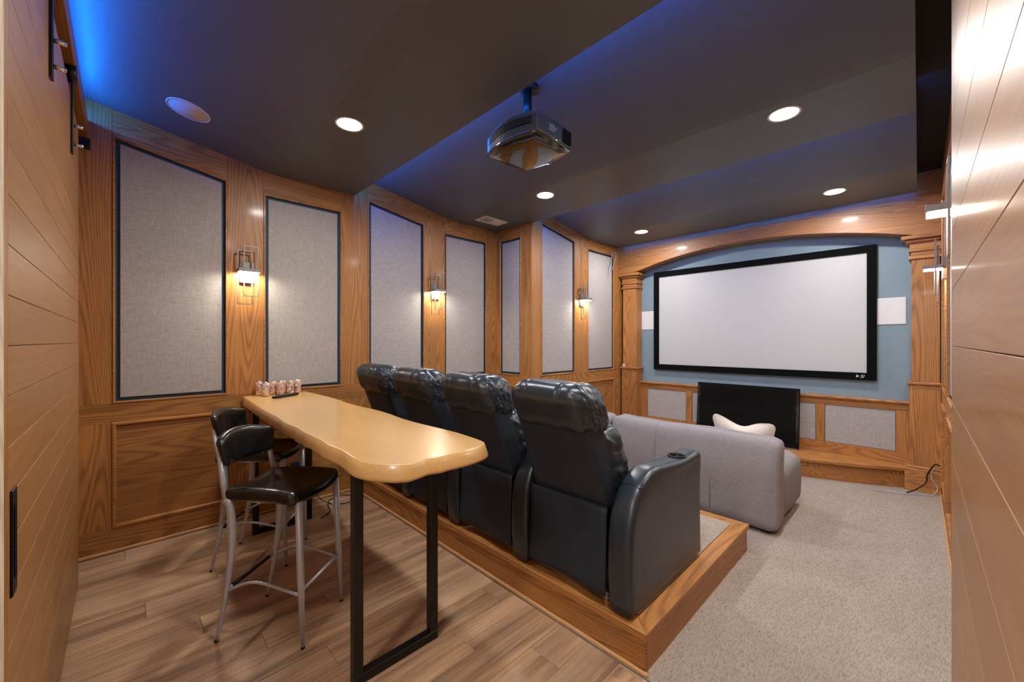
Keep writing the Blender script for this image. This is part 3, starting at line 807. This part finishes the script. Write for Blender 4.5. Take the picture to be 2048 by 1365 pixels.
# ------------------------------------------------------------------ sofa and pillow
def sofa(x0, x1, label):
    cx = (x0+x1)/2; hw = (x1-x0)/2
    r = empty('sofa', (cx, 3.64, 0), 0, label, 'sofa', 'grey low sofa modules')
    def d1_(p):
        u = p.x/hw; top = max(0, p.z/.365)
        return Vector((p.x, p.y+.13+.05*top*top*(1 if p.y < 0 else .4)+wr(p, 5, .006), p.z+.395+.006*math.sin(u*5)+wr(p, 6, .004)))
    softbox('backrest', hw, .13, .365, .07, 20, 'sofa_fabric', r, d1_)
    softbox('seat_block', hw-.004, .36, .235, .09, 18, 'sofa_fabric', r, lambda p: Vector((p.x*(1-.02*(p.z/.235)**2)+wr(p, 6, .006), p.y+.62+wr(p, 5, .008), p.z+.265+.012*(1-(p.x/hw)**2)+wr(p, 7, .006))))
    for sx in (-1, 1):
        for sy in (.08, .9): box('foot', sx*(hw-.1)-.03, sx*(hw-.1)+.03, sy-.03, sy+.03, .006, .035, 'black_plastic', r, .003)
    n = int(2*hw/.72)
    for i in range(1, n+1):
        xx = -hw+2*hw*i/(n+1)
        tube_obj('seam', [(xx, -.002, .10), (xx, -.002, .4), (xx, .002, .5), (xx, .014, .6), (xx, .030, .68), (xx, .062, .735), (xx, .11, .760)], .003, 'sofa_fabric', r, 6)
    return r
sofa(-2.28, -.765, 'low grey fabric sofa module carrying the cream pillow')
sofa(-3.36, -2.30, 'low grey fabric sofa module beside the alcove fabric wall')
pw_ = empty('throw_pillow', (-1.125, 4.06, .555), math.radians(-4), 'cream throw pillow slumped against the grey sofa back', 'pillow')
def dp(p):
    u, v_ = p.x/.26, p.z/.155
    c = 1+.09*(abs(u*v_))**2
    th = max(.12, (1-abs(u)**3.2)*(1-abs(v_)**3.2))
    dent = (-.055*math.exp(-((u+.05)/.40)**2)-.028*max(0, u))*max(0, v_)
    q = Vector((p.x*c*(1-.06*(1-v_*v_)), p.y*th+wr(p, 9, .008), p.z*c+dent+.03*u*u*v_+wr(p, 8, .006)))
    a = .32; return Vector((q.x, q.y*math.cos(a)-q.z*math.sin(a)*-1*.0+q.z*-.12, q.z+.115))
softbox('cover', .26, .085, .155, .06, 18, 'pillow_fabric', pw_, dp)

# ------------------------------------------------------------------ cables, outlets
ol = empty('wall_outlet', (XL-.018, 1.20, .345), 0, 'blue black outlet plate with plugs on the lower wall panel', 'outlet')
box('plate', .0005, .008, -.075, .075, -.06, .06, 'blue_plastic', ol, .003); box('plug', .008, .05, .03, .075, -.03, .03, 'black_plastic', ol, .006); box('plug', .008, .04, -.05, -.015, -.025, .02, 'black_plastic', ol, .006)
co = empty('column_outlet', (-3.385, YH-.0105, 1.145), 0, 'small ivory outlet above the band of the column', 'outlet')
box('plate', -.022, .022, -.006, 0, -.016, .03, 'ivory', co, .002); box('socket', -.012, .012, -.008, -.006, -.002, .018, 'label_grey', co, .001)
tag(tube_obj('power_cord', spline([(-4.05, 1.24, .30), (-4.0, 1.30, .10), (-3.93, 1.38, .012), (-3.80, 1.50, .012), (-3.88, 1.62, .012), (-4.02, 1.56, .012), (-3.98, 1.42, .012), (-3.85, 1.36, .012), (-3.72, 1.33, .012), (-3.62, 1.22, .012)], 8), .0045, 'black_plastic', None, 6), 'black power cord looping on the floor under the bar table', 'cord')
tag(box('cord_plug', -3.89, -3.865, 1.405, 1.43, .002, .024, 'white_plastic', None, .004), 'small white plug lying on the floor by the black power cord', 'plug')
for pts, lb in (([(XL2+.012, 5.70, 3.0), (XL2+.014, 5.70, 2.90), (XL2+.02, 5.62, 2.75), (XL2+.025, 5.58, 2.69)], 'short hanging speaker wire with blunt end on the alcove panel'),
                ([(XL2+.012, 5.60, 3.0), (XL2+.014, 5.58, 2.85), (XL2+.02, 5.52, 2.70), (XL2+.022, 5.49, 2.60)], 'longer hanging speaker wire with bare end on the alcove panel')):
    tag(tube_obj('hanging_wire', spline(pts, 6), .0055, 'label_grey', None, 6), lb, 'wire')
tag(tube_obj('video_cable', spline([(.148, 5.83, .30), (.11, 5.80, .31), (.06, 5.80, .20), (.05, 5.79, .12), (-.02, 5.72, .05), (-.085, 5.66, .018)], 8), .006, 'black_plastic', None, 8), 'thick black cable curling down from the column plinth to the carpet', 'cable')
tag(tube_obj('thin_cable', spline([(.15, 5.82, .29), (.10, 5.81, .26), (.09, 5.80, .17), (.13, 5.79, .08), (.09, 5.74, .02), (-.02, 5.66, .012), (-.20, 5.57, .012), (-.30, 5.54, .012), (-.40, 5.57, .012)], 8), .0035, 'label_grey', None, 6), 'thin grey cable trailing from the column onto the carpet', 'cable')
